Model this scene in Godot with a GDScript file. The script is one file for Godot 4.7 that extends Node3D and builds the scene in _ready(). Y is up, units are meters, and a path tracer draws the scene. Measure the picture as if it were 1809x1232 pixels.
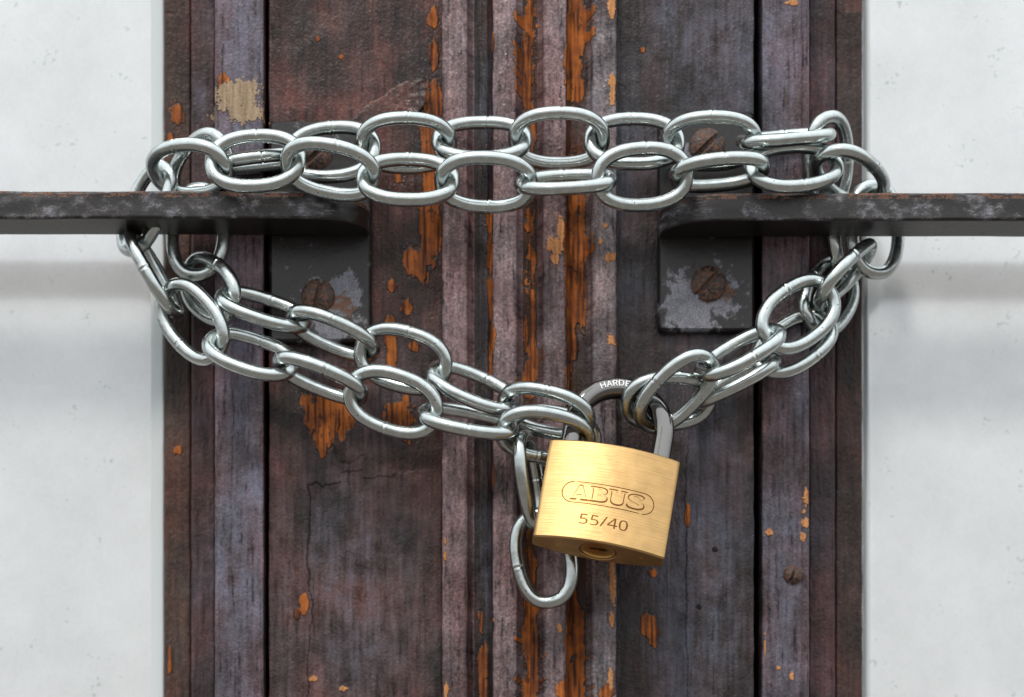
extends Node3D
# A padlocked chain between two pull bars on a weathered double door.
# Lengths are written in millimetres and turned into metres by mm().
const MM := 0.001
const DOOR_K := 1.0227          # board faces lie about 17 mm behind the chain
const TW := 1280                # side of the computed paint texture, 6 texels to a millimetre or so
const TX0 := 265.0
const TY0 := -24.0

var M := {}
var rng := RandomNumberGenerator.new()

# ---------------------------------------------------------------- scale
# The door was measured in units of a sixth of a millimetre from its own upper left;
# ux / uy turn such a measure on the board faces into millimetres.
func ux(u: float) -> float: return (u - 904.5) / 6.0 * DOOR_K
func uy(v: float) -> float: return -200.0 + ((616.0 - v) / 6.0 + 200.0) * DOOR_K
func tex_uv(x: float, y: float) -> Vector2:
	var u := x / DOOR_K * 6.0 + 904.5
	var v := 616.0 - ((y + 200.0) / DOOR_K - 200.0) * 6.0
	return Vector2((u - TX0) / TW, (v - TY0) / TW)

# ---------------------------------------------------------------- helpers
func tag(o: Node, label: String, category: String, group := "", kind := "") -> Node:
	if label != "": o.set_meta("label", label)
	if category != "": o.set_meta("category", category)
	if group != "": o.set_meta("group", group)
	if kind != "": o.set_meta("kind", kind)
	return o

func base(called: String, at := Vector3.ZERO) -> Node3D:
	var o := Node3D.new()
	o.name = called
	add_child(o, true)
	o.position = at * MM
	return o

func part(called: String, mesh: Mesh, m: Material, parent: Node, at := Vector3.ZERO) -> MeshInstance3D:
	var o := MeshInstance3D.new()
	o.name = called
	o.mesh = mesh
	o.material_override = m
	parent.add_child(o, true)
	o.position = at * MM
	return o

# a grid of points (rows of equal length) as a smooth mesh, millimetres in, metres out
func grid(rows: Array, close_u: bool, close_v: bool, flip := false, uvs: Array = []) -> ArrayMesh:
	var nr := rows.size()
	var nc: int = rows[0].size()
	var st := SurfaceTool.new()
	st.begin(Mesh.PRIMITIVE_TRIANGLES)
	var has := uvs.size() > 0
	add_grid(st, rows, close_u, close_v, flip, uvs, has, nr, nc)
	st.generate_normals()
	if has: st.generate_tangents()
	return st.commit()

func add_grid(st: SurfaceTool, rows: Array, close_u: bool, close_v: bool, flip: bool, uvs: Array, has: bool, nr: int, nc: int) -> void:
	st.set_smooth_group(0)
	for i in (nr if close_v else nr - 1):
		for j in (nc if close_u else nc - 1):
			var i2 := (i + 1) % nr
			var j2 := (j + 1) % nc
			var q := [[i, j], [i, j2], [i2, j2], [i2, j]]
			for t in ([0, 1, 2, 0, 2, 3] if not flip else [0, 2, 1, 0, 3, 2]):
				var k: Array = q[t]
				if has: st.set_uv(uvs[k[0]][k[1]])
				var p: Vector3 = rows[k[0]][k[1]]
				st.add_vertex(p * MM)

func fan(st: SurfaceTool, ring: Array, centre: Vector3, flip: bool, group: int) -> void:
	st.set_smooth_group(group)
	for i in ring.size():
		var a: Vector3 = ring[i]
		var b: Vector3 = ring[(i + 1) % ring.size()]
		st.add_vertex(centre * MM)
		st.add_vertex((b if flip else a) * MM)
		st.add_vertex((a if flip else b) * MM)

func quad(st: SurfaceTool, a: Vector3, b: Vector3, c: Vector3, d: Vector3) -> void:
	for p in [a, b, c, a, c, d]: st.add_vertex(p * MM)

# rings of points, each ring joined to the next; a group number per step (equal numbers shade smoothly)
func rings(st: SurfaceTool, list: Array, groups: Array, flip := false) -> void:
	for i in list.size() - 1:
		st.set_smooth_group(groups[i])
		var n: int = list[i].size()
		for j in n:
			var k := (j + 1) % n
			var a: Vector3 = list[i][j]
			var b: Vector3 = list[i][k]
			var c: Vector3 = list[i + 1][k]
			var d: Vector3 = list[i + 1][j]
			for p in ([a, b, c, a, c, d] if not flip else [a, c, b, a, d, c]): st.add_vertex(p * MM)

func finish(st: SurfaceTool) -> ArrayMesh:
	st.generate_normals()
	return st.commit()

# ---------------------------------------------------------------- textures
func noise_bytes(w: int, h: int, freq: float, sd: int, octaves := 3, stretch := 1) -> PackedByteArray:
	var n := FastNoiseLite.new()
	n.seed = sd
	n.frequency = freq
	n.noise_type = FastNoiseLite.TYPE_SIMPLEX_SMOOTH
	n.fractal_octaves = octaves
	var im := n.get_image(w, maxi(2, h / stretch), false, false, true)
	im.convert(Image.FORMAT_L8)
	if stretch > 1: im.resize(w, h, Image.INTERPOLATE_CUBIC)
	return im.get_data()

func soft_spot(mask: PackedFloat32Array, cx: float, cy: float, rx: float, ry: float, s := 1.0, sharp := 1.0) -> void:
	cx -= TX0
	cy -= TY0
	for y in range(maxi(0, int(cy - ry * 1.6)), mini(TW, int(cy + ry * 1.6))):
		for x in range(maxi(0, int(cx - rx * 1.6)), mini(TW, int(cx + rx * 1.6))):
			var dx := (x - cx) / rx
			var dy := (y - cy) / ry
			var v := s * clampf(0.5 + (1.0 - sqrt(dx * dx + dy * dy)) * 0.8 * sharp, 0.0, 1.0)
			var i := y * TW + x
			if v > mask[i]: mask[i] = v

# colours of one column of the door: two paint tones, how leathery the coat is, its gloss
const ZONES := [
	[265, 336, 50, 36, 31, 88, 62, 54, 0.35, 0.40], [336, 379, 54, 40, 40, 92, 70, 74, 0.25, 0.34],
	[379, 466, 72, 60, 64, 114, 102, 114, 0.45, 0.38], [466, 781, 42, 32, 30, 92, 62, 58, 0.30, 0.36],
	[781, 827, 82, 66, 67, 146, 122, 124, 0.95, 0.32], [827, 870, 38, 31, 30, 66, 58, 60, 0.25, 0.34],
	[870, 913, 82, 66, 67, 146, 122, 124, 1.0, 0.32], [913, 960, 50, 31, 22, 86, 54, 36, 0.35, 0.45],
	[960, 1001, 80, 64, 65, 142, 118, 120, 0.95, 0.32], [1001, 1046, 50, 32, 23, 84, 54, 38, 0.35, 0.45],
	[1046, 1090, 76, 66, 68, 138, 126, 128, 1.0, 0.30], [1090, 1345, 40, 33, 32, 78, 70, 76, 0.30, 0.36],
	[1345, 1431, 62, 51, 53, 104, 92, 102, 0.5, 0.38], [1431, 1477, 52, 39, 41, 88, 68, 74, 0.3, 0.34],
	[1477, 1545, 46, 35, 32, 76, 56, 53, 0.35, 0.42]]

# bare wood where the coat has come off: x, y, half width, half height, strength
const BARE := [
	[765, 20, 10, 20, .8], [764, 88, 9, 28, 1.], [762, 215, 20, 75, 1.], [760, 300, 16, 70, .9], [757, 400, 20, 80, 1.], [738, 455, 26, 32, .9],
	[700, 300, 16, 22, .6], [715, 540, 14, 26, .75], [690, 500, 10, 14, .7], [572, 728, 46, 40, 1.], [568, 768, 20, 28, 1.], [585, 700, 40, 22, .9],
	[688, 605, 12, 50, .95], [732, 607, 10, 11, .9], [706, 728, 34, 34, .85], [722, 760, 16, 24, .75], [532, 1064, 9, 20, 1.], [523, 1082, 6, 14, 1.],
	[866, 82, 6, 20, .95], [860, 430, 11, 100, .82], [862, 580, 10, 110, .85], [862, 668, 10, 22, .9], [868, 845, 7, 24, .7], [842, 1190, 9, 58, 1.], [838, 1100, 5, 40, .6],
	[934, 50, 24, 70, 1.], [928, 150, 20, 80, .95], [944, 215, 16, 60, .95], [934, 300, 10, 50, .6], [952, 420, 8, 90, .62], [948, 640, 13, 70, 1.], [934, 668, 22, 36, 1.], [925, 640, 14, 60, .7],
	[948, 1010, 10, 50, .95], [928, 1130, 16, 70, 1.], [945, 1190, 20, 50, .95], [925, 1210, 18, 40, 1.], [955, 1070, 8, 30, .7],
	[1026, 40, 20, 60, 1.], [1018, 120, 20, 50, 1.], [1034, 150, 10, 36, .9], [1012, 400, 16, 70, .95], [1030, 440, 18, 70, 1.], [1010, 520, 12, 90, .9], [1036, 520, 10, 60, .95], [1022, 605, 12, 30, .9], [1010, 640, 14, 60, .8],
	[1012, 1120, 14, 90, .9], [1030, 1130, 14, 60, 1.], [1024, 1200, 22, 50, .9], [1036, 950, 8, 30, .6],
	[1150, 1110, 16, 30, .85], [1140, 1095, 10, 12, .7], [1135, 80, 6, 7, .75], [1152, 1010, 8, 10, .6], [1216, 905, 5, 22, .8],
	[310, 160, 14, 28, .72], [300, 210, 8, 18, .7], [312, 770, 8, 12, .7], [300, 1150, 6, 40, .6], [395, 148, 14, 20, .95],
	[930, 90, 20, 120, .95], [940, 330, 16, 70, .7], [930, 480, 14, 80, .6], [950, 560, 8, 60, .8], [1022, 330, 14, 60, .85], [1020, 470, 18, 130, .9], [1012, 590, 14, 60, .9], [858, 400, 9, 60, .8], [864, 240, 5, 40, .6], [930, 860, 12, 50, .6], [928, 960, 10, 60, .75], [940, 1120, 20, 90, .9], [1018, 1080, 12, 70, .8], [766, 350, 14, 160, .85], [935, 380, 20, 40, .7], [918, 600, 5, 70, .7], [1040, 420, 6, 90, .8], [1006, 450, 6, 140, .75], [1006, 1100, 6, 130, .7], [920, 1100, 7, 130, .8], [640, 270, 10, 8, .6], [560, 60, 4, 5, .7], [600, 92, 7, 5, .7], [655, 175, 8, 5, .8], [1010, 1220, 30, 20, .9], [1072, 1225, 14, 12, .9], [990, 200, 5, 40, .55]]

# fresh pale chips
const CHIPS := [
	[1079, 18, 7, 24], [1080, 150, 8, 14], [1081, 176, 6, 20], [980, 438, 13, 20], [978, 462, 9, 12], [990, 410, 6, 26], [1068, 405, 6, 6], [1060, 432, 5, 6], [1080, 460, 11, 9], [1078, 606, 8, 13],
	[1081, 1010, 6, 60], [1082, 1045, 5, 22], [1080, 1100, 6, 14], [1078, 1200, 6, 20], [786, 985, 3, 10], [786, 960, 3, 6], [787, 1226, 5, 16], [1424, 880, 6, 18], [1422, 925, 9, 9], [1418, 950, 7, 10], [1420, 905, 4, 4],
	[1357, 942, 7, 7], [1398, 1195, 5, 9], [1375, 1181, 4, 4], [552, 1196, 10, 7], [604, 1214, 8, 5], [420, 166, 44, 26], [432, 200, 40, 20], [425, 178, 40, 22], [445, 200, 22, 16], [400, 190, 18, 16], [285, 195, 4, 18], [945, 690, 3, 5], [870, 1098, 3, 5], [988, 1112, 4, 8], [1005, 1112, 3, 7], [1350, 1140, 2, 20], [1398, 8, 12, 5]]

# bluish patches on the coat: dust, and sheen painted into the colour
const DUST_SHEEN := [[1262, 60, 80, 60, 1.], [1270, 120, 60, 70, .8], [1250, 170, 40, 60, .7], [425, 60, 36, 80, .9], [400, 120, 20, 40, .6], [1385, 90, 30, 120, .8], [1375, 220, 26, 60, .7], [355, 140, 16, 40, .7],
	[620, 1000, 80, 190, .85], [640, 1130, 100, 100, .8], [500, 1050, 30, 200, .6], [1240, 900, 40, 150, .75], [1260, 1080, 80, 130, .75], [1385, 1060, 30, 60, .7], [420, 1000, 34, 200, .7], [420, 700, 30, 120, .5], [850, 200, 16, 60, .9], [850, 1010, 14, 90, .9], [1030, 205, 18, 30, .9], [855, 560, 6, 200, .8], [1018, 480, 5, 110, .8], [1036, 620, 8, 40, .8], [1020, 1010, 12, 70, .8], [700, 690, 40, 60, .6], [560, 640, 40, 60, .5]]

func paint_door() -> Array:
	var n := TW * TW
	var bare := PackedFloat32Array(); bare.resize(n)
	var chip := PackedFloat32Array(); chip.resize(n)
	var dust_sheen := PackedFloat32Array(); dust_sheen.resize(n)
	for a in BARE: soft_spot(bare, a[0], a[1], a[2], a[3], a[4])
	for a in CHIPS: soft_spot(chip, a[0], a[1], a[2], a[3])
	for a in DUST_SHEEN: soft_spot(dust_sheen, a[0], a[1], a[2], a[3], a[4], 0.6)
	var big := noise_bytes(TW, TW, 0.0045, 3, 4)
	var mid := noise_bytes(TW, TW, 0.022, 7, 4)
	var warp := noise_bytes(TW, TW, 0.03, 11, 4, 2)
	var fine := noise_bytes(TW, TW, 0.16, 13, 3)
	var lump := noise_bytes(TW, TW, 0.10, 29, 3, 2)
	var grain := noise_bytes(TW, TW, 0.11, 17, 4, 18)
	var hue := noise_bytes(TW, TW, 0.009, 23, 4, 2)
	var brush := noise_bytes(TW, TW, 0.05, 19, 4, 9)
	var zone := PackedInt32Array(); zone.resize(TW)
	for x in TW:
		for k in ZONES.size():
			if x + TX0 >= ZONES[k][0] and x + TX0 < ZONES[k][1]: zone[x] = k
	var zc := PackedFloat32Array()
	for z in ZONES:
		for k in range(2, 10): zc.append(float(z[k]))
	var rgb := PackedByteArray(); rgb.resize(n * 3)
	var hr := PackedByteArray(); hr.resize(n * 3)
	for y in TW:
		var vy := y + TY0
		for x in TW:
			var i := y * TW + x
			var z := zone[x] * 8
			var f := (fine[i] - 128) / 128.0
			var g := (grain[i] - 128) / 128.0
			var b := (brush[i] - 128) / 128.0
			var w := (warp[i] - 128) / 128.0
			var m := (mid[i] - 128) / 128.0
			var lp := (lump[i] - 128) / 128.0
			var leather := zc[z + 6]
			# the coat: two tones in blotches, streaked by the brush, flecked
			var t := clampf(0.5 + (big[i] - 128) / 128.0 * 0.75 + m * 0.28 + b * 0.26 + g * 0.10, 0.0, 1.0)
			var fleck := 1.0 + f * (0.13 + 0.12 * leather) + g * 0.11 + lp * (0.08 + leather * 0.10)
			var r := (zc[z] + (zc[z + 3] - zc[z]) * t) * fleck
			var gg := (zc[z + 1] + (zc[z + 4] - zc[z + 1]) * t) * fleck
			var bb := (zc[z + 2] + (zc[z + 5] - zc[z + 2]) * t) * fleck
			var hu := (hue[i] - 128) / 128.0
			var hs := 0.16 - 0.10 * leather
			r *= 1.0 + hu * hs; gg *= 1.0 - hu * hs * 0.3; bb *= 1.0 - hu * hs * 0.75
			var bl := dust_sheen[i]
			if bl > 0.0:  # blue-grey dust and painted-in sheen mixed over the coat
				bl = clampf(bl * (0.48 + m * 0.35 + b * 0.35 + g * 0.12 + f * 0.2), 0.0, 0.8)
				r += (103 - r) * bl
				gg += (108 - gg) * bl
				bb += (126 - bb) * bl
			# deep flecks where the coat is thin
			if leather > 0.4 and lp * 0.55 + g * 0.6 - f * 0.25 < -0.52:
				r *= 0.66; gg *= 0.66; bb *= 0.70
			if g < -0.62:
				r *= 0.74; gg *= 0.74; bb *= 0.76
			var h := 0.70 + f * (0.05 + 0.02 * leather) + lp * (0.045 + 0.10 * leather) + b * 0.05 + m * 0.09 + g * 0.045
			if f > 0.62 and lp > 0.2: h += 0.14
			var ro := zc[z + 7] + f * 0.06 + m * 0.08
			# bare wood and the grey coat under the paint
			var e := bare[i]
			if e > 0.0: e += w * 0.34 + g * 0.10 + f * 0.08 + lp * 0.14
			elif leather < 0.9: e = (w * 0.5 + g * 0.5 + m * 0.3) - 0.42
			if e > 0.51:
				var s := clampf(0.5 + g * 0.95 + f * 0.25 + lp * 0.15, 0.0, 1.0)
				var dk := clampf(0.55 + m * 0.8 + (big[i] - 128) / 160.0, 0.0, 1.0)
				r = 84 + s * 54 + dk * 54
				gg = 45 + s * 31 + dk * 33
				bb = 26 + s * 10 + dk * 8
				if g < -0.38 or lp + w < -0.75: r *= 0.66; gg *= 0.64; bb *= 0.7
				h = 0.26 + g * 0.20 + f * 0.04
				ro = 0.72
			elif e > 0.45:
				r = 66 + f * 10 + m * 12; gg = 65 + f * 10 + m * 12; bb = 71 + f * 10 + m * 14
				h = 0.46 + f * 0.03 + lp * 0.03
				ro = 0.42
			elif e > 0.36: h += 0.16 * (1.0 - absf(e - 0.43) / 0.07) if e < 0.47 else 0.0
			var c := chip[i]
			if c > 0.0:
				c += w * 0.30 + f * 0.22 + lp * 0.28
				if c > 0.58:
					var s2 := clampf(0.55 + g * 0.5 + f * 0.4, 0.0, 1.0)
					r = 150 + s2 * 62; gg = 100 + s2 * 52; bb = 58 + s2 * 46
					if vx_tan(x, vy): r = 126 + s2 * 50; gg = 106 + s2 * 48; bb = 84 + s2 * 46
					h = 0.34 + g * 0.08
					ro = 0.78
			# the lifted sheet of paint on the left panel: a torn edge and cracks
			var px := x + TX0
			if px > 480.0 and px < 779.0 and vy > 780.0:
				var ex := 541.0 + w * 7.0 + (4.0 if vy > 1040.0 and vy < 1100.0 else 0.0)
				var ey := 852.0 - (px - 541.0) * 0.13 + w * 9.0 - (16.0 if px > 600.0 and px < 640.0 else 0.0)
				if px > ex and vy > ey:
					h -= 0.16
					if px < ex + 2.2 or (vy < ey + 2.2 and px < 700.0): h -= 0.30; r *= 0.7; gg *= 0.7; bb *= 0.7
			if px > 1205.0 and px < 1225.0 and vy > 780.0 and vy < 1232.0 and absf(px - 1215.0 - w * 4.0) < 1.1:
				h -= 0.3; r *= 0.75; gg *= 0.75; bb *= 0.75
			# nail holes
			if px > 1230.0 and px < 1275.0 and (Vector2(px - 1265.0, vy - 966.0).length() < 4.5 + f * 2.0 or Vector2(px - 1237.0, vy - 1068.0).length() < 3.8 + f * 2.0):
				h = 0.0; r = 22; gg = 18; bb = 18
			var o := i * 3
			rgb[o] = int(clampf(r, 8, 250)); rgb[o + 1] = int(clampf(gg, 8, 250)); rgb[o + 2] = int(clampf(bb, 8, 250))
			hr[o] = int(clampf(h, 0.0, 1.0) * 255.0); hr[o + 1] = int(clampf(ro, 0.05, 1.0) * 255.0); hr[o + 2] = 0
	return [ImageTexture.create_from_image(Image.create_from_data(TW, TW, false, Image.FORMAT_RGB8, rgb)),
		ImageTexture.create_from_image(Image.create_from_data(TW, TW, false, Image.FORMAT_RGB8, hr))]

func vx_tan(x: int, vy: float) -> bool:
	return x + TX0 < 470.0 and vy < 230.0

# a generic worn surface: base, wear and rust tones in noise patches; spots = [x, y, r, kind] in texels
func paint_iron(w: int, h: int, sd: int, wear: float, rust: float, spots: Array, stretch := 1, gripped := false) -> Array:
	var a := noise_bytes(w, h, 0.018, sd, 5, stretch)
	var b := noise_bytes(w, h, 0.05, sd + 1, 4, stretch)
	var f := noise_bytes(w, h, 0.22, sd + 2, 3)
	var rgb := PackedByteArray(); rgb.resize(w * h * 3)
	var hr := PackedByteArray(); hr.resize(w * h * 3)
	for y in h:
		for x in w:
			var i := y * w + x
			var na := (a[i] - 128) / 128.0
			var nb := (b[i] - 128) / 128.0
			var nf := (f[i] - 128) / 128.0
			var wv := na * 0.7 + nb * 0.5 + nf * 0.25 + wear
			var rv := -na * 0.5 + nb * 0.6 + nf * 0.35 + rust
			if gripped:
				var q := y / float(h)
				if q > 0.84 or q < 0.02: wv += 0.70
				if q > 0.975 or q < 0.035: rv += 0.78
			for s in spots:
				var dd := Vector2(x - s[0], (y - s[1])).length() / float(s[2])
				if dd < 1.7:
					var k := clampf(1.4 - dd, 0.0, 1.0)
					if s[3] == 0: wv += k * 0.9
					else: rv += k * 0.9
			var r := 31.0 + nf * 7 + na * 7
			var g := 28.0 + nf * 6 + na * 6
			var bl := 28.0 + nf * 6 + na * 6
			var hh := 0.6 + nf * 0.05 + nb * 0.06
			var ro := 0.36 + nf * 0.08
			if wv > (0.15 if gripped else 0.45):
				var k2 := clampf((wv - (0.15 if gripped else 0.45)) * (1.1 if gripped else 2.2), 0.0, 1.0)
				r += (112 + nf * 34 + nb * 16 - r) * k2; g += (113 + nf * 34 + nb * 16 - g) * k2; bl += (122 + nf * 34 + nb * 18 - bl) * k2
				hh -= 0.12 * k2
				ro = 0.5
			if rv > 0.62:
				var k3 := clampf((rv - 0.62) * 5.0, 0.0, 1.0)
				r += (106 + nf * 26 - r) * k3; g += (76 + nf * 20 - g) * k3; bl += (62 + nf * 16 - bl) * k3
				hh += 0.08 * k3 + nf * 0.08
				ro = 0.8
			var o := i * 3
			rgb[o] = int(clampf(r, 5, 250)); rgb[o + 1] = int(clampf(g, 5, 250)); rgb[o + 2] = int(clampf(bl, 5, 250))
			hr[o] = int(clampf(hh, 0, 1) * 255.0); hr[o + 1] = int(clampf(ro, 0.05, 1.0) * 255.0); hr[o + 2] = 0
	return [ImageTexture.create_from_image(Image.create_from_data(w, h, false, Image.FORMAT_RGB8, rgb)),
		ImageTexture.create_from_image(Image.create_from_data(w, h, false, Image.FORMAT_RGB8, hr))]

# noise texture between two greys, for roughness or fine relief
func grey_noise(w: int, h: int, freq: float, sd: int, lo: float, hi: float, stretch := 1, octaves := 4) -> ImageTexture:
	var d := noise_bytes(w, h, freq, sd, octaves, stretch)
	for i in d.size(): d[i] = int((lo + (hi - lo) * d[i] / 255.0) * 255.0)
	return ImageTexture.create_from_image(Image.create_from_data(w, h, false, Image.FORMAT_L8, d))

func textured(t: Array, relief_cm: float) -> StandardMaterial3D:
	var m := StandardMaterial3D.new()
	m.albedo_texture = t[0]
	m.roughness = 1.0
	m.roughness_texture = t[1]
	m.roughness_texture_channel = BaseMaterial3D.TEXTURE_CHANNEL_GREEN
	m.heightmap_enabled = true
	m.heightmap_texture = t[1]
	m.heightmap_scale = relief_cm
	return m

# whitened glass: cloudy film, specks of grime, a few pale drops
func paint_glass() -> ImageTexture:
	var n := 1024
	var a := noise_bytes(n, n, 0.006, 97, 5)
	var b := noise_bytes(n, n, 0.03, 98, 4)
	var f := noise_bytes(n, n, 0.13, 99, 3)
	var v := noise_bytes(n, n, 0.012, 100, 3)
	var d := PackedByteArray(); d.resize(n * n * 3)
	for i in n * n:
		var s := 237.0 + (a[i] - 128) * 0.05 + (b[i] - 128) * 0.025 + (f[i] - 128) * 0.03
		var g := 0.0
		var grime := (v[i] - 128) / 128.0
		var k := (f[i] - 128) / 128.0 * 0.8 + (b[i] - 128) / 128.0 * 0.5 + grime * 0.55
		if k > 0.72: g = clampf((k - 0.72) * 3.0, 0.0, 1.0) * 40.0
		if k < -0.95: g = -10.0
		d[i * 3] = int(clampf(s - g, 0, 250)); d[i * 3 + 1] = int(clampf(s - g * 0.85, 0, 250)); d[i * 3 + 2] = int(clampf(s - g * 0.95, 0, 250))
	return ImageTexture.create_from_image(Image.create_from_data(n, n, false, Image.FORMAT_RGB8, d))

# zinc plate: faint clouding with small dark pits and nicks
func pitted(n: int, sd: int) -> ImageTexture:
	var a := noise_bytes(n, n, 0.02, sd, 4)
	var f := noise_bytes(n, n, 0.09, sd + 40, 2)
	var d := PackedByteArray(); d.resize(n * n)
	for i in n * n:
		var v := 236.0 + (a[i] - 128) * 0.14
		var k := (f[i] - 128) / 128.0 + (a[i] - 128) / 400.0
		if k > 0.66: v -= clampf((k - 0.66) * 5.0, 0.0, 1.0) * 130.0
		d[i] = int(clampf(v, 0, 255))
	return ImageTexture.create_from_image(Image.create_from_data(n, n, false, Image.FORMAT_L8, d))

# brass drawn over a belt: fine lines along the face, a few dull ones
func brushed(streak: PackedByteArray) -> ImageTexture:
	var a := noise_bytes(512, 512, 0.012, 201, 4)
	var d := PackedByteArray(); d.resize(512 * 512)
	for y in 512:
		for x in 512:
			var s := streak[x * 512 + y]
			var v := 238.0 + (s - 128) * 0.08 + (a[y * 512 + x] - 128) * 0.10
			if s < 40: v -= 14.0
			d[y * 512 + x] = int(clampf(v, 0, 255))
	return ImageTexture.create_from_image(Image.create_from_data(512, 512, false, Image.FORMAT_L8, d))

# ---------------------------------------------------------------- door boards
# profile: points (x in door measure, z in mm) from left to right; extruded upright with slightly uneven edges
var wob := FastNoiseLite.new()
func board(called: String, profile: Array, parent: Node3D, uneven := 0.12, depth_k := DOOR_K, y0 := -150.0, y1 := 150.0) -> MeshInstance3D:
	var q := depth_k / DOOR_K
	var pts := []
	for k in profile.size() - 1:
		var a := Vector2(ux(profile[k][0]) * q, profile[k][1])
		var b := Vector2(ux(profile[k + 1][0]) * q, profile[k + 1][1])
		var l := a.distance_to(b)
		pts.append(a)
		if l > 1.2:
			var n := int(clampf(l / 2.5, 1, 40))
			pts.append(a.lerp(b, 0.25 / l))
			for j in range(1, n): pts.append(a.lerp(b, float(j) / n))
			pts.append(a.lerp(b, 1.0 - 0.25 / l))
	pts.append(Vector2(ux(profile[-1][0]) * q, profile[-1][1]))
	var run := [0.0]
	for k in range(1, pts.size()): run.append(run[-1] + pts[k].distance_to(pts[k - 1]))
	var rows := []
	var uvs := []
	var ny := int((y1 - y0) / 2.5)
	var zmax := -99.0
	for p in pts: zmax = maxf(zmax, p.y)
	for i in ny + 1:
		var y := lerpf(y0, y1, float(i) / ny)
		var row := []
		var uv := []
		for k in pts.size():
			var p: Vector2 = pts[k]
			var dx := wob.get_noise_2d(y * 1.6, p.x * 3.0) * uneven + wob.get_noise_2d(y * 9.0 + 400.0, p.x * 2.0) * uneven * 0.5
			var dz := wob.get_noise_2d(y * 1.3 + 900.0, p.x * 2.0) * uneven
			row.append(Vector3(p.x + dx, y, p.y + dz))
			uv.append(tex_uv(p.x / q + (zmax - p.y) * (0.6 if k > pts.size() / 2 else -0.6) * 0.5, y))
		rows.append(row)
		uvs.append(uv)
	var o := part(called, grid(rows, false, false, false, uvs), M.paint, parent, -parent.position / MM)
	return o

func slab(x0: float, x1: float, zb: float, zf: float, bev := 1.2) -> Array:
	# bev in door measure (sixths of a millimetre)
	return [[x0, zb], [x0, zf - bev / 6.0], [x0 + bev * 0.4, zf - bev / 18.0], [x0 + bev, zf], [x1 - bev, zf], [x1 - bev * 0.4, zf - bev / 18.0], [x1, zf - bev / 6.0], [x1, zb]]

func bead(x0: float, x1: float, parent: Node3D) -> void:
	var rows := []
	for i in 41:
		var y := -150.0 + i * 7.5
		var row := []
		for p in [[x0, -42.1], [x0 + 0.3, -41.8], [x0 + 0.8, -41.6], [x1 - 0.6, -40.6], [x1, -40.5], [x1, -43.0]]:
			row.append(Vector3(p[0] + wob.get_noise_2d(y * 2.0, p[1] * 4.0) * 0.25, y, p[1]))
		rows.append(row)
	part("glazing_bead", grid(rows, false, false, false), M.bead, parent, -parent.position / MM)

func pane(x0: float, x1: float, parent: Node3D) -> void:
	var b := BoxMesh.new()
	b.size = Vector3(x1 - x0, 300, 4) * MM
	part("glass_pane", b, M.glass, parent, Vector3((x0 + x1) / 2.0, 0, -44.0) - parent.position / MM)

# a sheet of paint that has let go of the wood on one side
func flake(outline: Array, z: float, free: Vector2, lift: float, parent: Node3D) -> void:
	var c := Vector2.ZERO
	for p in outline: c += Vector2(p[0], p[1])
	c /= outline.size()
	var pts := PackedVector2Array()
	for i in outline.size():
		var q := []
		for k in [-1, 0, 1, 2]:
			var w: Array = outline[(i + k + outline.size()) % outline.size()]
			q.append(Vector2(w[0], w[1]))
		for j in 6: pts.append(q[1].cubic_interpolate(q[2], q[0], q[3], j / 6.0))
	var span := 1.0
	for p in pts: span = maxf(span, (p - c).dot(free.normalized()))
	var rows := []
	var uvs := []
	for i in 9:
		var row := []
		var uv := []
		for p in pts:
			var q := c.lerp(p, maxf(0.03, i / 8.0))
			var s := ((q - c).dot(free.normalized()) / span + 1.0) / 2.0
			var w := wob.get_noise_2d(q.x * 1.1, q.y * 1.1)
			var x := ux(q.x + w * 3.0 * i / 8.0)
			var y := uy(q.y + w * 3.0 * i / 8.0)
			row.append(Vector3(x, y, z + lift * pow(clampf(s, 0.0, 1.0), 2.4) * (1.0 + w * 0.5) - (0.5 if i == 8 and s < 0.45 else 0.0)))
			uv.append(tex_uv(x - 6.0, y - 5.0))
		rows.append(row)
		uvs.append(uv)
	part("paint_flake", grid(rows, true, false, true, uvs), M.paint, parent, -parent.position / MM)

# ---------------------------------------------------------------- pull bars
func rounded(hx: float, hy: float, r: float, per := 4) -> Array:
	var out := []
	for q in 4:
		var c := Vector2((hx - r) * (1 if q in [0, 3] else -1), (hy - r) * (1 if q in [0, 1] else -1))
		for k in per + 1:
			var a := PI / 2 * q + PI / 2 * k / per
			out.append(c + Vector2(cos(a), sin(a)) * r)
	return out

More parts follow.
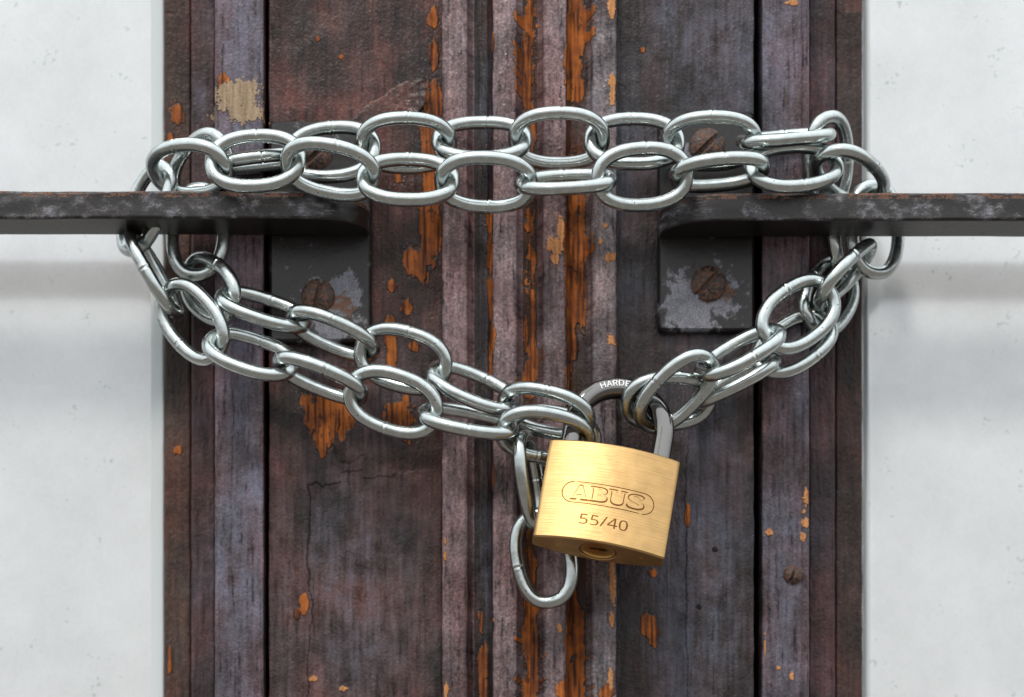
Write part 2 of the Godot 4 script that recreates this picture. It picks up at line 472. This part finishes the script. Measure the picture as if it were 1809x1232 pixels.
# side +1: the bar runs off to the right, -1: to the left
func pull_bar(side: int, leaf: Node3D, arm_x: float, y: float, plate: Array, screws: Array, plate_mat: Material) -> void:
	var off := -leaf.position / MM
	var path := []
	var dirs := []
	var rad := 8.6
	var zc := -8.0
	for k in 24:
		path.append(Vector2(arm_x + side * lerpf(240.0, rad, k / 23.0), zc)); dirs.append(Vector2(-side, 0))
	for k in range(1, 15):
		var a := PI / 2 * k / 14.0
		path.append(Vector2(arm_x + side * (rad - rad * sin(a)), zc - rad + rad * cos(a)))
		dirs.append(Vector2(-side * cos(a), -sin(a)))
	path.append(Vector2(arm_x, -19.0)); dirs.append(Vector2(0, -1))
	var sec := []
	var raw := rounded(8.0, 4.05, 0.7, 3)
	for k in raw.size():
		var a: Vector2 = raw[k]
		var b: Vector2 = raw[(k + 1) % raw.size()]
		sec.append(a)
		if a.distance_to(b) > 2.0:
			for t in [0.25 / a.distance_to(b), 0.33, 0.66, 1.0 - 0.25 / a.distance_to(b)]: sec.append(a.lerp(b, t))
	sec.append(sec[0])
	var round_run := [0.0]
	for k in range(1, sec.size()): round_run.append(round_run[-1] + sec[k].distance_to(sec[k - 1]))
	var uvs := []
	var run := 0.0
	var rows := []
	for k in path.size():
		var d: Vector2 = dirs[k]
		var nrm := Vector2(-d.y, d.x) * -side       # outwards from the door on the straight run
		var row := []
		for s in sec:
			var jig := wob.get_noise_2d(path[k].x * 2.0 + s.x, s.y * 9.0 + path[k].y * 2.0) * 0.22
			var pp: Vector2 = path[k] + nrm * (s.x + jig)
			row.append(Vector3(pp.x, y + s.y + jig, pp.y))
		rows.append(row)
		if k > 0: run += path[k].distance_to(path[k - 1])
		var uv := []
		for q in round_run: uv.append(Vector2(run / 210.0 + (0.37 if side > 0 else 0.0), q / round_run[-1]))
		uvs.append(uv)
	var bar := part("pull_bar", grid(rows, false, false, side < 0, uvs), M.iron, leaf, off)
	# mounting plate with rounded corners and edges
	var px := (ux(plate[0]) + ux(plate[1])) / 2.0
	var py := (uy(plate[2]) + uy(plate[3])) / 2.0
	var hx := (ux(plate[1]) - ux(plate[0])) / 2.0
	var hy := (uy(plate[2]) - uy(plate[3])) / 2.0
	var o1 := rounded(hx, hy, 1.6, 4)
	var o2 := rounded(hx - 0.25, hy - 0.25, 1.4, 4)
	var o3 := rounded(hx - 0.9, hy - 0.9, 1.1, 4)
	var rr := []
	for pr in [[o1, -22.0], [o1, -18.2], [o2, -17.5], [o3, -17.0]]:
		var ring := []
		for p in pr[0]: ring.append(Vector3(p.x, p.y, pr[1]))
		rr.append(ring)
	var ps := SurfaceTool.new()
	ps.begin(Mesh.PRIMITIVE_TRIANGLES)
	var list := []
	for ring in rr: list.append(ring)
	# with texture coordinates over the face
	ps.set_smooth_group(0)
	for i in list.size() - 1:
		for j in list[i].size():
			var k: int = (j + 1) % int(list[i].size())
			for p in [list[i][j], list[i + 1][k], list[i][k], list[i][j], list[i + 1][j], list[i + 1][k]]:
				ps.set_uv(Vector2(p.x / (2 * hx) + 0.5, 0.5 - p.y / (2 * hy)))
				ps.add_vertex(p * MM)
	ps.set_smooth_group(1)
	var top: Array = list[-1]
	for j in top.size():
		for p in [Vector3(0, 0, -17.0), top[(j + 1) % top.size()], top[j]]:
			ps.set_uv(Vector2(p.x / (2 * hx) + 0.5, 0.5 - p.y / (2 * hy)))
			ps.add_vertex(p * MM)
	ps.generate_normals()
	ps.generate_tangents()
	part("mounting_plate", ps.commit(), plate_mat, bar, Vector3(px, py, 0))
	for s in screws:
		part("screw", screw_mesh(s[2], s[3], s[4]), M.rust, bar, Vector3(ux(s[0]), uy(s[1]), -17.1))

func screw_mesh(radius: float, turn: float, sink: float) -> ArrayMesh:
	var n := 88
	var st := SurfaceTool.new()
	st.begin(Mesh.PRIMITIVE_TRIANGLES)
	var rows := []
	var nd := Vector2(-sin(turn), cos(turn))
	for i in 23:
		var rr := radius * minf(1.0, i / 21.0)
		var row := []
		for j in n:
			var a := TAU * j / n
			var p := Vector2(cos(a), sin(a)) * rr
			var q := rr / radius
			var z := 2.7 * sqrt(maxf(0.0, 1.0 - q * q * 0.85)) - sink
			var d := absf(p.dot(nd))
			var s := radius * 0.13
			z -= 1.25 * (1.0 - smoothstep(s * 0.8, s * 1.15, d))
			z += wob.get_noise_3d(p.x * 22.0 + turn * 90.0, p.y * 22.0, 5.0) * 0.13
			if i == 22: z = -1.0
			row.append(Vector3(p.x, p.y, z))
		rows.append(row)
	add_grid(st, rows, true, false, true, [], false, rows.size(), n)
	return finish(st)

# ---------------------------------------------------------------- chain
# one oval link of welded round wire, lying in its own x-y plane; the weld sits on its +y side
func link_mesh(variant: int) -> ArrayMesh:
	var a := 13.15
	var b := 7.9
	var e := 2.0 / 2.35
	var n := 150
	var m := 16
	var raw := []
	for k in 1200:
		var t := TAU * k / 1200.0
		raw.append(Vector2(a * signf(cos(t)) * pow(absf(cos(t)), e), b * signf(sin(t)) * pow(absf(sin(t)), e)))
	var acc := [0.0]
	for k in 1200: acc.append(acc[-1] + raw[k].distance_to(raw[(k + 1) % 1200]))
	var rows := []
	var kk := 0
	var cpts := []
	for i in n:
		# denser about the weld at a quarter turn
		var s := float(i) / n
		s += 0.030 * sin(TAU * (s - 0.25)) * -1.0
		s = fposmod(s, 1.0)
		var want: float = s * acc[-1]
		kk = 0
		var lo := 0
		var hi := 1200
		while hi - lo > 1:
			var mid := (lo + hi) / 2
			if acc[mid] <= want: lo = mid
			else: hi = mid
		var f: float = (want - acc[lo]) / maxf(1e-6, acc[lo + 1] - acc[lo])
		cpts.append(raw[lo].lerp(raw[(lo + 1) % 1200], f))
	var weld_x: float = [0.4, -0.9, 0.0, 1.3][variant]
	for i in n:
		var p: Vector2 = cpts[i]
		var tg: Vector2 = (cpts[(i + 1) % n] - cpts[(i + n - 1) % n]).normalized()
		var nm := Vector2(tg.y, -tg.x)
		var row := []
		for j in m:
			var th := TAU * j / m
			var r := 2.0
			if p.y > 5.0:
				var dx := p.x - weld_x
				r *= 1.0 + (0.075 + 0.045 * sin(th * 2.0 + variant)) * exp(-dx * dx / 0.6)
				r *= 1.0 - 0.20 * exp(-pow(dx - 0.25 + 0.1 * sin(th + variant), 2.0) / 0.045)
			r *= 1.0 + 0.012 * wob.get_noise_3d(p.x * 14.0 + variant * 77.0, p.y * 14.0, th * 8.0)
			var o := nm * cos(th) * r
			row.append(Vector3(p.x + o.x, p.y + o.y, sin(th) * r))
		rows.append(row)
	return grid(rows, true, true, false)

# where each link lies (millimetres) and how it is turned (quaternion)
const LINKS := [
	[-109.83, 45.88, -14.75, 0.4914, -0.7955, 0.2619, -0.2389],
	[-95.34, 53.90, -3.42, 0.4038, -0.2576, 0.0903, 0.8732],
	[-75.07, 53.63, 4.88, -0.0812, -0.0609, -0.0059, 0.9948],
	[-52.86, 50.06, 8.05, -0.4273, 0.0648, 0.0779, -0.8984],
	[-30.28, 47.03, 8.40, -0.2273, 0.0278, 0.0089, 0.9734],
	[-7.52, 46.43, 7.52, 0.0099, -0.4178, 0.9082, 0.0219],
	[15.64, 46.72, 7.08, -0.4895, -0.0035, 0.0348, 0.8713],
	[38.14, 48.78, 5.45, -0.1102, -0.0472, -0.0439, -0.9918],
	[60.91, 50.79, 3.39, -0.6448, -0.0546, -0.0215, -0.7621],
	[83.05, 53.72, -0.34, 0.0837, 0.2424, 0.9602, -0.1112],
	[101.02, 54.15, -10.22, 0.5236, 0.2534, -0.3651, 0.7268],
	[109.80, 41.30, -19.77, 0.6933, -0.6977, -0.1275, 0.1278],
	[99.66, 25.21, -11.60, 0.1316, -0.7435, -0.4966, 0.4281],
	[84.67, 10.81, -2.59, 0.3166, -0.9324, -0.0359, 0.1705],
	[66.83, -2.19, 3.84, 0.8327, 0.2779, 0.0663, 0.4743],
	[48.31, -13.58, 3.65, -0.3961, 0.8108, 0.4307, 0.0137],
	[-107.20, 25.56, -12.26, -0.6590, 0.4159, 0.2938, -0.5536],
	[-94.88, 9.35, -5.55, -0.2215, -0.1773, 0.8862, 0.3662],
	[-76.77, -1.85, 0.58, 0.3610, -0.0016, 0.2020, -0.9104],
	[-56.20, -9.71, 3.40, 0.6273, -0.1165, -0.1437, 0.7565],
	[-34.73, -16.98, 4.72, -0.0473, -0.1445, 0.9750, 0.1623],
	[-12.95, -22.65, 5.43, 0.0536, 0.4840, 0.8705, 0.0709],
	[9.67, -26.34, 2.91, -0.0781, 0.4209, -0.8967, -0.1129],
	[-93.20, 56.22, -11.73, -0.2440, 0.8864, 0.0900, 0.3830],
	[-75.32, 57.30, -6.81, 0.7532, 0.1021, 0.0017, 0.6498],
	[-53.39, 59.73, -5.32, 0.0868, 0.1049, 0.0195, -0.9905],
	[-31.28, 61.65, -3.30, -0.4056, -0.0509, 0.0150, -0.9125],
	[-8.90, 62.92, -4.08, 0.2790, 0.0074, -0.0017, -0.9603],
	[13.93, 63.26, -3.84, -0.3898, 0.0029, -0.0005, -0.9209],
	[36.24, 62.54, -4.25, 0.1557, -0.0116, -0.0040, -0.9877],
	[58.94, 62.63, -4.41, 0.4289, -0.0076, 0.0085, 0.9033],
	[81.27, 63.94, -5.35, 0.5550, -0.0171, -0.0931, -0.8264],
	[94.84, 59.73, -14.73, 0.0400, -0.3886, 0.5678, -0.7246],
	[97.49, 40.20, -24.29, -0.5635, 0.4955, 0.4177, -0.5122],
	[95.61, 20.39, -18.39, -0.4032, 0.8505, 0.0635, -0.3318],
	[84.05, 3.99, -9.67, 0.9011, 0.3549, -0.0492, 0.2443],
	[66.19, -7.89, -7.09, 0.1610, -0.8063, 0.5416, -0.1749],
	[46.32, -14.79, -3.01, 0.0313, 0.9132, 0.3773, -0.1507],
	[-94.48, 39.60, -16.70, 0.6918, -0.7194, 0.0564, -0.0271],
	[-90.48, 21.34, -13.49, -0.1561, 0.3855, 0.2311, -0.8795],
	[-73.52, 13.08, -5.25, 0.4467, -0.0843, 0.1357, -0.8803],
	[-53.13, 5.37, -4.06, 0.5962, -0.0923, -0.1690, 0.7794],
	[-32.24, -2.29, -2.97, 0.1346, -0.0786, -0.1353, 0.9785],
	[-11.37, -11.26, -1.09, 0.4156, -0.0698, 0.2010, -0.8843],
	[10.12, -18.46, -0.15, 0.4656, -0.1374, -0.0682, 0.8716],
	[11.91, -24.61, -6.66, -0.0875, 0.2956, -0.9459, -0.1016],
	[5.49, -38.96, -1.71, 0.4648, 0.6660, -0.3741, -0.4478],
	[9.42, -61.05, -3.69, 0.7673, -0.6391, 0.0276, -0.0447],
]

# ---------------------------------------------------------------- padlock
const BHX := 19.3
const BZS := 3.0
const BZM := 6.7
const BHY := 15.5

func lens_ring(y: float, inset: float, n := 240) -> Array:
	var out := []
	for k in n:
		var d := Vector2(cos(TAU * k / n), sin(TAU * k / n))
		var lo := 0.0
		var hi := 30.0
		for q in 26:
			var r := (lo + hi) / 2.0
			var p := d * r
			var hx := BHX - inset
			var ok := absf(p.x) <= hx and absf(p.y) <= BZS + (BZM - BZS) * (1.0 - pow(p.x / BHX, 2.0)) - inset
			if ok: lo = r
			else: hi = r
		out.append(Vector3(d.x * lo, y, d.y * lo))
	return out

func circle_ring(r: float, y: float, n := 240, cx := 0.0) -> Array:
	var out := []
	for k in n: out.append(Vector3(cx + cos(TAU * k / n) * r, y, sin(TAU * k / n) * r))
	return out

func face_z(x: float) -> float: return BZS + (BZM - BZS) * (1.0 - pow(x / BHX, 2.0))

# lettering bent on to the bulging face; width and height in mm
func lettering(text: String, font: Font, w: float, h: float, depth: float, at: Vector2, grow := 0.0) -> ArrayMesh:
	var tm := TextMesh.new()
	tm.text = text
	tm.font = font
	tm.font_size = 96
	tm.pixel_size = 0.01
	tm.depth = 0.2
	tm.curve_step = 1.0
	var arr := tm.get_mesh_arrays()
	var v: PackedVector3Array = arr[Mesh.ARRAY_VERTEX]
	var box := AABB(v[0], Vector3.ZERO)
	for p in v: box = box.expand(p)
	var st := SurfaceTool.new()
	st.begin(Mesh.PRIMITIVE_TRIANGLES)
	st.set_smooth_group(-1)
	var idx: PackedInt32Array = arr[Mesh.ARRAY_INDEX] if arr[Mesh.ARRAY_INDEX] != null else PackedInt32Array()
	var cnt := idx.size() if idx.size() > 0 else v.size()
	var tris := []
	for i in range(0, cnt, 3):
		var t := []
		for k in 3:
			var p: Vector3 = v[idx[i + k] if idx.size() > 0 else i + k]
			var q := (p - box.position) / box.size
			t.append(Vector3(at.x + (q.x - 0.5) * w, at.y + (q.y - 0.5) * h, q.z))
		tris.append(t)
	while tris.size() > 0:
		var t: Array = tris.pop_back()
		# split what is too wide to follow the bulge
		var worst := 0
		var far := 0.0
		for k in 3:
			var dx := absf(t[k].x - t[(k + 1) % 3].x)
			if dx > far:
				far = dx
				worst = k
		if far > 0.7:
			var a: Vector3 = t[worst]
			var b: Vector3 = t[(worst + 1) % 3]
			var c: Vector3 = t[(worst + 2) % 3]
			var mid := (a + b) / 2.0
			tris.append([a, mid, c])
			tris.append([mid, b, c])
		else:
			for p in t: st.add_vertex(Vector3(p.x, p.y, face_z(p.x) - 0.3 + (0.3 + depth) * p.z) * MM)
	return finish(st)

func padlock(at: Vector3, turn: Basis) -> void:
	var o := base("padlock", at)
	o.basis = turn
	tag(o, "brass padlock with engraved lettering hanging tilted on the chain ends", "padlock")
	# body: lens-shaped section, bevelled ends, the lock bore open at the bottom
	var st := SurfaceTool.new()
	st.begin(Mesh.PRIMITIVE_TRIANGLES)
	var bore := 5.45
	rings(st, [circle_ring(bore, -BHY + 1.3), circle_ring(bore, -BHY + 0.25), circle_ring(bore + 0.25, -BHY), lens_ring(-BHY, 0.45), lens_ring(-BHY + 0.2, 0.12), lens_ring(-BHY + 0.5, 0.0), lens_ring(BHY - 0.5, 0.0), lens_ring(BHY - 0.2, 0.12), lens_ring(BHY, 0.45)], [1, 2, 3, 4, 4, 5, 6, 6])
	fan(st, lens_ring(BHY, 0.45), Vector3(0, BHY, 0), false, 7)
	var body := part("body", finish(st), M.brass, o)
	# plug with an open keyway
	st = SurfaceTool.new()
	st.begin(Mesh.PRIMITIVE_TRIANGLES)
	var key := []
	for k in 240:
		var a := TAU * k / 240.0
		var r := 0.75 + 2.6 * pow(absf(cos(a - 0.10)), 5.0) + 0.9 * pow(maxf(0.0, sin(a + 0.5)), 8.0) + 0.7 * pow(maxf(0.0, sin(-a + 0.9)), 10.0)
		key.append(Vector3(cos(a) * r * 0.8, 0, sin(a) * r * 0.8))
	var deep := []
	var lip := []
	for p in key:
		lip.append(p + Vector3(0, -BHY + 0.75, 0))
		deep.append(p * 0.96 + Vector3(0, -BHY + 6.0, 0))
	rings(st, [deep, lip, circle_ring(4.7, -BHY + 0.75), circle_ring(4.95, -BHY + 0.35), circle_ring(5.15, -BHY + 0.35), circle_ring(5.3, -BHY + 0.8), circle_ring(5.3, -BHY + 1.25)], [1, 2, 3, 4, 5, 6])
	fan(st, deep, Vector3(0, -BHY + 6.0, 0), true, 8)
	part("key_cylinder", finish(st), M.brass_dark, o)
	# pins and punch marks on the underside
	for d in [[12.6, 0.2, 0.75], [-4.4, -3.9, 0.4]]:
		st = SurfaceTool.new()
		st.begin(Mesh.PRIMITIVE_TRIANGLES)
		rings(st, [circle_ring(d[2] * 0.5, -BHY - 0.02, 24), circle_ring(d[2] * 0.8, -BHY - 0.10, 24), circle_ring(d[2], -BHY + 0.05, 24)], [1, 1], false)
		fan(st, circle_ring(d[2] * 0.5, -BHY - 0.02, 24), Vector3(0, -BHY + 0.02, 0), true, 2)
		part("pin", finish(st), M.brass_dark, o, Vector3(d[0], 0, d[1]))
	for dz in [-0.5, 0.5]:
		var bm := BoxMesh.new()
		bm.size = Vector3(1.7, 0.08, 0.16) * MM
		part("punch_mark", bm, M.brass_dark, o, Vector3(-11.6, -BHY - 0.02, 0.3 + dz))
	# lettering
	var serif := SystemFont.new()
	serif.font_names = PackedStringArray(["Droid Serif"])
	serif.font_weight = 700
	var sans := SystemFont.new()
	sans.font_names = PackedStringArray(["Droid Sans"])
	var lx := -8.15
	for ch in ["A", "B", "U", "S"]:
		part("letter_outline", lettering(ch, serif, 5.5, 4.95, 0.03, Vector2(lx + 0.2, -0.9)), M.engraved, o)
		part("lettering", lettering(ch, serif, 4.7, 4.05, 0.12, Vector2(lx + 0.2, -0.9)), M.brass, o)
		lx += 5.45
	part("lettering", lettering("55/40", sans, 14.2, 3.2, 0.03, Vector2(0.2, -9.0)), M.engraved, o)
	# the long rounded frame round the lettering: a fine scored line
	var line := []
	var hw := 10.2
	var hr := 3.25
	for k in 72:
		var a := TAU * k / 72.0
		line.append(Vector2((hw if cos(a) >= 0.0 else -hw) + cos(a) * hr + 0.3, -0.9 + sin(a) * hr))
		if k == 17 or k == 53:
			for j in range(1, 36):
				line.append(Vector2((hw if k == 17 else -hw) * (1.0 - j / 18.0) + 0.3, -0.9 + (hr if k == 17 else -hr)))
	var rows := []
	for k in line.size():
		var p: Vector2 = line[k]
		var tg: Vector2 = (line[(k + 1) % line.size()] - line[(k + line.size() - 1) % line.size()]).normalized()
		var row := []
		for j in 6:
			var th := TAU * j / 6
			var q := p + Vector2(tg.y, -tg.x) * cos(th) * 0.14
			row.append(Vector3(q.x, q.y, face_z(q.x) + 0.01 + sin(th) * 0.05))
		rows.append(row)
	part("frame_line", grid(rows, true, true), M.engraved, o)
	# shackle: a bow of bright hardened steel with flattened sides
	var path := []
	for y in [11.0, 14.0, 16.0, 18.0, 20.0, 22.0]: path.append(Vector2(-13.4, y))
	for k in 41:
		var a := PI - PI * k / 40.0
		path.append(Vector2(13.4 * cos(a), 23.6 + 13.2 * sin(a)))
	for y in [22.0, 20.0, 18.0, 16.0, 14.0, 11.0]: path.append(Vector2(13.4, y))
	rows = []
	for k in path.size():
		var p: Vector2 = path[k]
		var tg: Vector2 = (path[mini(k + 1, path.size() - 1)] - path[maxi(k - 1, 0)]).normalized()
		var nm := Vector2(-tg.y, tg.x)
		var row := []
		for j in 40:
			var th := TAU * j / 40
			var ee := 0.80
			var x := 2.95 * signf(cos(th)) * pow(absf(cos(th)), ee)
			var z := 2.95 * signf(sin(th)) * pow(absf(sin(th)), ee)
			row.append(Vector3(p.x + nm.x * x, p.y + nm.y * x, z))
		rows.append(row)
	var sh := part("shackle", grid(rows, true, false), M.chrome, o)
	var tm := TextMesh.new()
	tm.text = "HARDENED"
	tm.font = sans
	tm.font_size = 96
	tm.pixel_size = 0.01
	tm.depth = 0.2
	var arr := tm.get_mesh_arrays()
	var v: PackedVector3Array = arr[Mesh.ARRAY_VERTEX]
	var idx: PackedInt32Array = arr[Mesh.ARRAY_INDEX] if arr[Mesh.ARRAY_INDEX] != null else PackedInt32Array()
	var box := AABB(v[0], Vector3.ZERO)
	for p in v: box = box.expand(p)
	st = SurfaceTool.new()
	st.begin(Mesh.PRIMITIVE_TRIANGLES)
	st.set_smooth_group(-1)
	for i in (idx.size() if idx.size() > 0 else v.size()):
		var p: Vector3 = v[idx[i] if idx.size() > 0 else i]
		var q := (p - box.position) / box.size
		var ang := deg_to_rad(90.0 + 33.0 - 60.0 * q.x)
		var rr := 13.4 + 0.2 + (q.y - 0.5) * 1.75
		st.add_vertex(Vector3(cos(ang) * rr, 23.4 + sin(ang) * rr, 2.75 + 0.42 * q.z) * MM)
	part("lettering", finish(st), M.chrome_mark, sh)

# ---------------------------------------------------------------- scene
func _ready() -> void:
	rng.seed = 5
	wob.seed = 4
	wob.frequency = 0.05
	# camera: below the bars, level, with a raised lens so that uprights stay upright
	var cam := Camera3D.new()
	cam.name = "camera"
	var near := 0.05
	var far := 20.0
	var dist := 0.75
	var attr := CameraAttributesPhysical.new()
	attr.frustum_near = near
	attr.frustum_far = far
	attr.frustum_focus_distance = dist - 0.008
	attr.frustum_focal_length = 100.0
	attr.exposure_aperture = 9.0
	add_child(cam)
	cam.attributes = attr
	cam.projection = Camera3D.PROJECTION_FRUSTUM
	cam.near = near
	cam.far = far
	cam.size = (1232.0 / 6.0 * MM) * near / dist
	cam.frustum_offset = Vector2(0, 0.2 * near / dist)
	cam.position = Vector3(0, -0.2, dist)
	cam.current = true
	var env := Environment.new()
	env.background_mode = Environment.BG_SKY
	env.tonemap_mode = Environment.TONE_MAPPER_LINEAR
	env.tonemap_exposure = 1.0
	env.sdfgi_enabled = true
	env.ssao_enabled = true
	env.ssil_enabled = true
	var sky := Sky.new()
	var ps := ProceduralSkyMaterial.new()
	ps.sky_top_color = Color(0.95, 0.97, 0.985)
	ps.sky_horizon_color = Color(0.59, 0.59, 0.59)
	ps.sky_curve = 0.36
	ps.ground_horizon_color = Color(0.40, 0.39, 0.38)
	ps.ground_bottom_color = Color(0.42, 0.40, 0.38)
	ps.ground_curve = 0.05
	ps.sun_angle_max = 1.0
	ps.energy_multiplier = 1.95
	sky.sky_material = ps
	env.sky = sky
	var we := WorldEnvironment.new()
	we.environment = env
	add_child(we)
	var sun := DirectionalLight3D.new()
	sun.name = "sun"
	sun.light_energy = 0.5
	sun.light_angular_distance = 10.0
	sun.light_color = Color(1.0, 0.97, 0.93)
	sun.shadow_enabled = true
	add_child(sun)
	sun.look_at_from_position(Vector3(-0.25, 1.0, 0.85), Vector3.ZERO)

	# materials
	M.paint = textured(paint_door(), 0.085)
	M.paint.metallic_specular = 0.37
	M.iron = textured(paint_iron(1024, 320, 51, -0.45, -0.15, [], 1, true), 0.03)
	M.plate_a = textured(paint_iron(200, 400, 61, -0.08, -0.26, [[104, 318, 34, 1], [120, 325, 52, 0], [155, 330, 30, 1], [120, 370, 60, 0], [150, 300, 30, 0], [80, 66, 40, 1]]), 0.03)
	M.plate_b = textured(paint_iron(200, 400, 71, -0.10, -0.26, [[104, 314, 46, 1], [60, 340, 60, 0], [130, 345, 60, 0], [50, 370, 50, 0], [140, 330, 22, 1], [104, 66, 36, 1], [40, 80, 40, 0]]), 0.03)
	M.rust = textured(paint_iron(256, 256, 81, -0.4, 0.74, []), 0.02)
	M.rust.uv1_triplanar = true
	M.rust.uv1_scale = Vector3(50, 50, 50)
	M.zinc = StandardMaterial3D.new()
	M.zinc.albedo_color = Color(0.815, 0.845, 0.84)
	M.zinc.metallic = 1.0
	M.zinc.roughness = 1.0
	M.zinc.roughness_texture = grey_noise(512, 512, 0.03, 91, 0.13, 0.32)
	M.zinc.albedo_texture = pitted(512, 93)
	M.zinc.uv1_triplanar = true
	M.zinc.uv1_scale = Vector3(22, 22, 22)
	var streak := noise_bytes(512, 512, 0.12, 95, 4, 40)
	var rot := Image.create_from_data(512, 512, false, Image.FORMAT_L8, streak)
	rot.rotate_90(CLOCKWISE)
	var streak_t := ImageTexture.create_from_image(rot)
	M.brass = StandardMaterial3D.new()
	M.brass.albedo_color = Color(0.83, 0.68, 0.465)
	M.brass.metallic = 1.0
	M.brass.roughness = 0.46
	M.brass.albedo_texture = brushed(streak)
	M.brass.uv1_triplanar = true
	M.brass.uv1_scale = Vector3(30, 30, 30)
	M.brass.heightmap_enabled = true
	M.brass.heightmap_texture = streak_t
	M.brass.heightmap_scale = 0.004
	M.brass_dark = M.brass.duplicate()
	M.brass_dark.albedo_color = Color(0.93, 0.78, 0.50)
	M.brass_dark.roughness = 0.3
	M.engraved = M.brass.duplicate()
	M.engraved.albedo_color = Color(0.46, 0.31, 0.16)
	M.engraved.roughness = 0.5
	M.chrome = StandardMaterial3D.new()
	M.chrome.albedo_color = Color(0.50, 0.49, 0.485)
	M.chrome.metallic = 1.0
	M.chrome.roughness = 0.06
	M.chrome_mark = M.chrome.duplicate()
	M.chrome_mark.albedo_color = Color(0.82, 0.82, 0.82)
	M.chrome_mark.roughness = 0.3
	M.glass = StandardMaterial3D.new()
	M.glass.albedo_color = Color(0.925, 0.937, 0.945)
	M.glass.albedo_texture = paint_glass()
	M.glass.uv1_triplanar = true
	M.glass.uv1_scale = Vector3(4, 4, 4)
	M.glass.roughness = 0.14
	M.glass.metallic = 0.30
	M.light_stop = StandardMaterial3D.new()  # dark board added behind the leaves against light leaks
	M.light_stop.albedo_color = Color(0.16, 0.13, 0.12)
	M.light_stop.roughness = 0.9
	M.bead = StandardMaterial3D.new()
	M.bead.albedo_color = Color(0.80, 0.83, 0.84)
	M.bead.roughness = 0.6

	# left leaf with the cover moulding
	var lf := base("door_leaf", Vector3(-60, -150, -24))
	tag(lf, "dark weathered door leaf with the reeded cover moulding of peeling paint", "door")
	pane(-300.0, ux(292) * 1.032, lf)
	var bk := BoxMesh.new()
	bk.size = Vector3(ux(1085) - ux(292), 300, 7) * MM
	part("light_stop_board", bk, M.light_stop, lf, Vector3((ux(292) + ux(1085)) / 2.0, 0, -50.0) - lf.position / MM)  # added behind the leaf so no sky light shows through the gaps
	bead(ux(266) * 1.033, ux(290) * 1.033, lf)
	board("glazing_strip", slab(290, 336.5, -46, -36.5, 3), lf, 0.15, 1.0487)
	board("moulding_strip", slab(337, 381, -46, -33.5, 4), lf, 0.15, 1.0447)
	board("stile", slab(380, 466, -47, -16.0, 3), lf)
	board("panel", [[472, -46], [473, -20.5], [781.5, -20.5]], lf, 0.25)
	var prof := [[781, -22], [781, -14.6], [782, -14.1], [785, -13.8], [820, -13.8], [824, -14.1], [826, -14.6], [828, -17.6], [835, -19.4], [848, -20.0], [861, -19.4], [868, -17.6],
		[870, -14.6], [872, -14.1], [875, -13.8], [907, -13.8], [911, -14.1], [913, -14.6], [915, -17.6], [922, -19.4], [937, -20.0], [951, -19.4], [957, -17.6],
		[959, -14.6], [961, -14.1], [964, -13.8], [995, -13.8], [998, -14.1], [1000, -14.6], [1002, -17.6], [1009, -19.4], [1022, -20.0], [1036, -19.4], [1043, -17.6],
		[1045, -14.6], [1047, -14.0], [1050, -13.6], [1083, -13.6], [1087, -14.0], [1089, -14.8], [1089, -22]]
	board("cover_moulding", prof, lf, 0.22)
	pull_bar(-1, lf, -51.0, 42.4, [475, 656, 212, 604], [[560, 272, 5.2, 0.7, 1.2], [562, 523, 5.0, 1.35, 0.5]], M.plate_a)
	flake([[610, 214], [648, 176], [676, 158], [704, 140], [742, 133], [753, 150], [748, 178], [733, 196], [706, 194], [670, 212]], -20.35, Vector2(1, 0.5), 1.7, lf)
	flake([[588, 792], [597, 756], [618, 732], [656, 756], [646, 800], [612, 818]], -20.3, Vector2(-1, -0.4), 1.0, lf)
	# right leaf
	var rf := base("door_leaf_001", Vector3(85, -150, -24))
	tag(rf, "dark weathered door leaf with a small screw in its stile", "door")
	pane(ux(1520) * 1.032, 300.0, rf)
	var bk2 := BoxMesh.new()
	bk2.size = Vector3(ux(1522) - ux(1086), 300, 7) * MM
	part("light_stop_board", bk2, M.light_stop, rf, Vector3((ux(1522) + ux(1086)) / 2.0, 0, -50.0) - rf.position / MM)  # likewise added, closes the gaps of this leaf to light from behind
	bead(ux(1524) * 1.033, ux(1534) * 1.033, rf)
	board("panel", [[1088.5, -46], [1089.5, -20.5], [1178, -20.5], [1181, -20.2], [1184, -20.6], [1334, -20.6], [1335, -46.0]], rf, 0.25)
	board("stile", [[1346, -46], [1346, -16.0], [1347, -15.6], [1349, -15.5], [1414, -15.5], [1416, -16.2], [1418, -16.2], [1420, -15.6], [1426, -15.7], [1429, -16.2], [1430, -46]], rf)
	board("moulding_strip", slab(1428, 1476, -46, -33.2, 4), rf, 0.15, 1.0443)
	board("glazing_strip", slab(1476.5, 1524, -46, -36.5, 3), rf, 0.15, 1.0487)
	pull_bar(1, rf, 52.0, 41.8, [1162, 1334, 196, 585], [[1250, 258, 5.4, 0.75, 0.9], [1252, 502, 5.3, 0.8, 0.3]], M.plate_b)
	part("screw", screw_mesh(2.9, 1.2, 0.8), M.rust, rf, Vector3(ux(1400), uy(1018), -15.6) - rf.position / MM)

	# chain
	var ch := base("steel_chain", Vector3(0, 40, 0))
	tag(ch, "long bright zinc-plated steel chain looped behind both pull bars and through padlock", "chain")
	var meshes := []
	for k in 4: meshes.append(link_mesh(k))
	var n := 0
	for l in LINKS:
		var m := part("link", meshes[n % 4], M.zinc, ch, Vector3(l[0], l[1] - 40.0, l[2]))
		m.quaternion = Quaternion(l[3], l[4], l[5], l[6]).normalized()
		n += 1
	padlock(Vector3(27.49, -46.94, 7.00), Basis(Vector3(0, 0, 1), deg_to_rad(-9.8)) * Basis(Vector3(1, 0, 0), deg_to_rad(-13.0)))
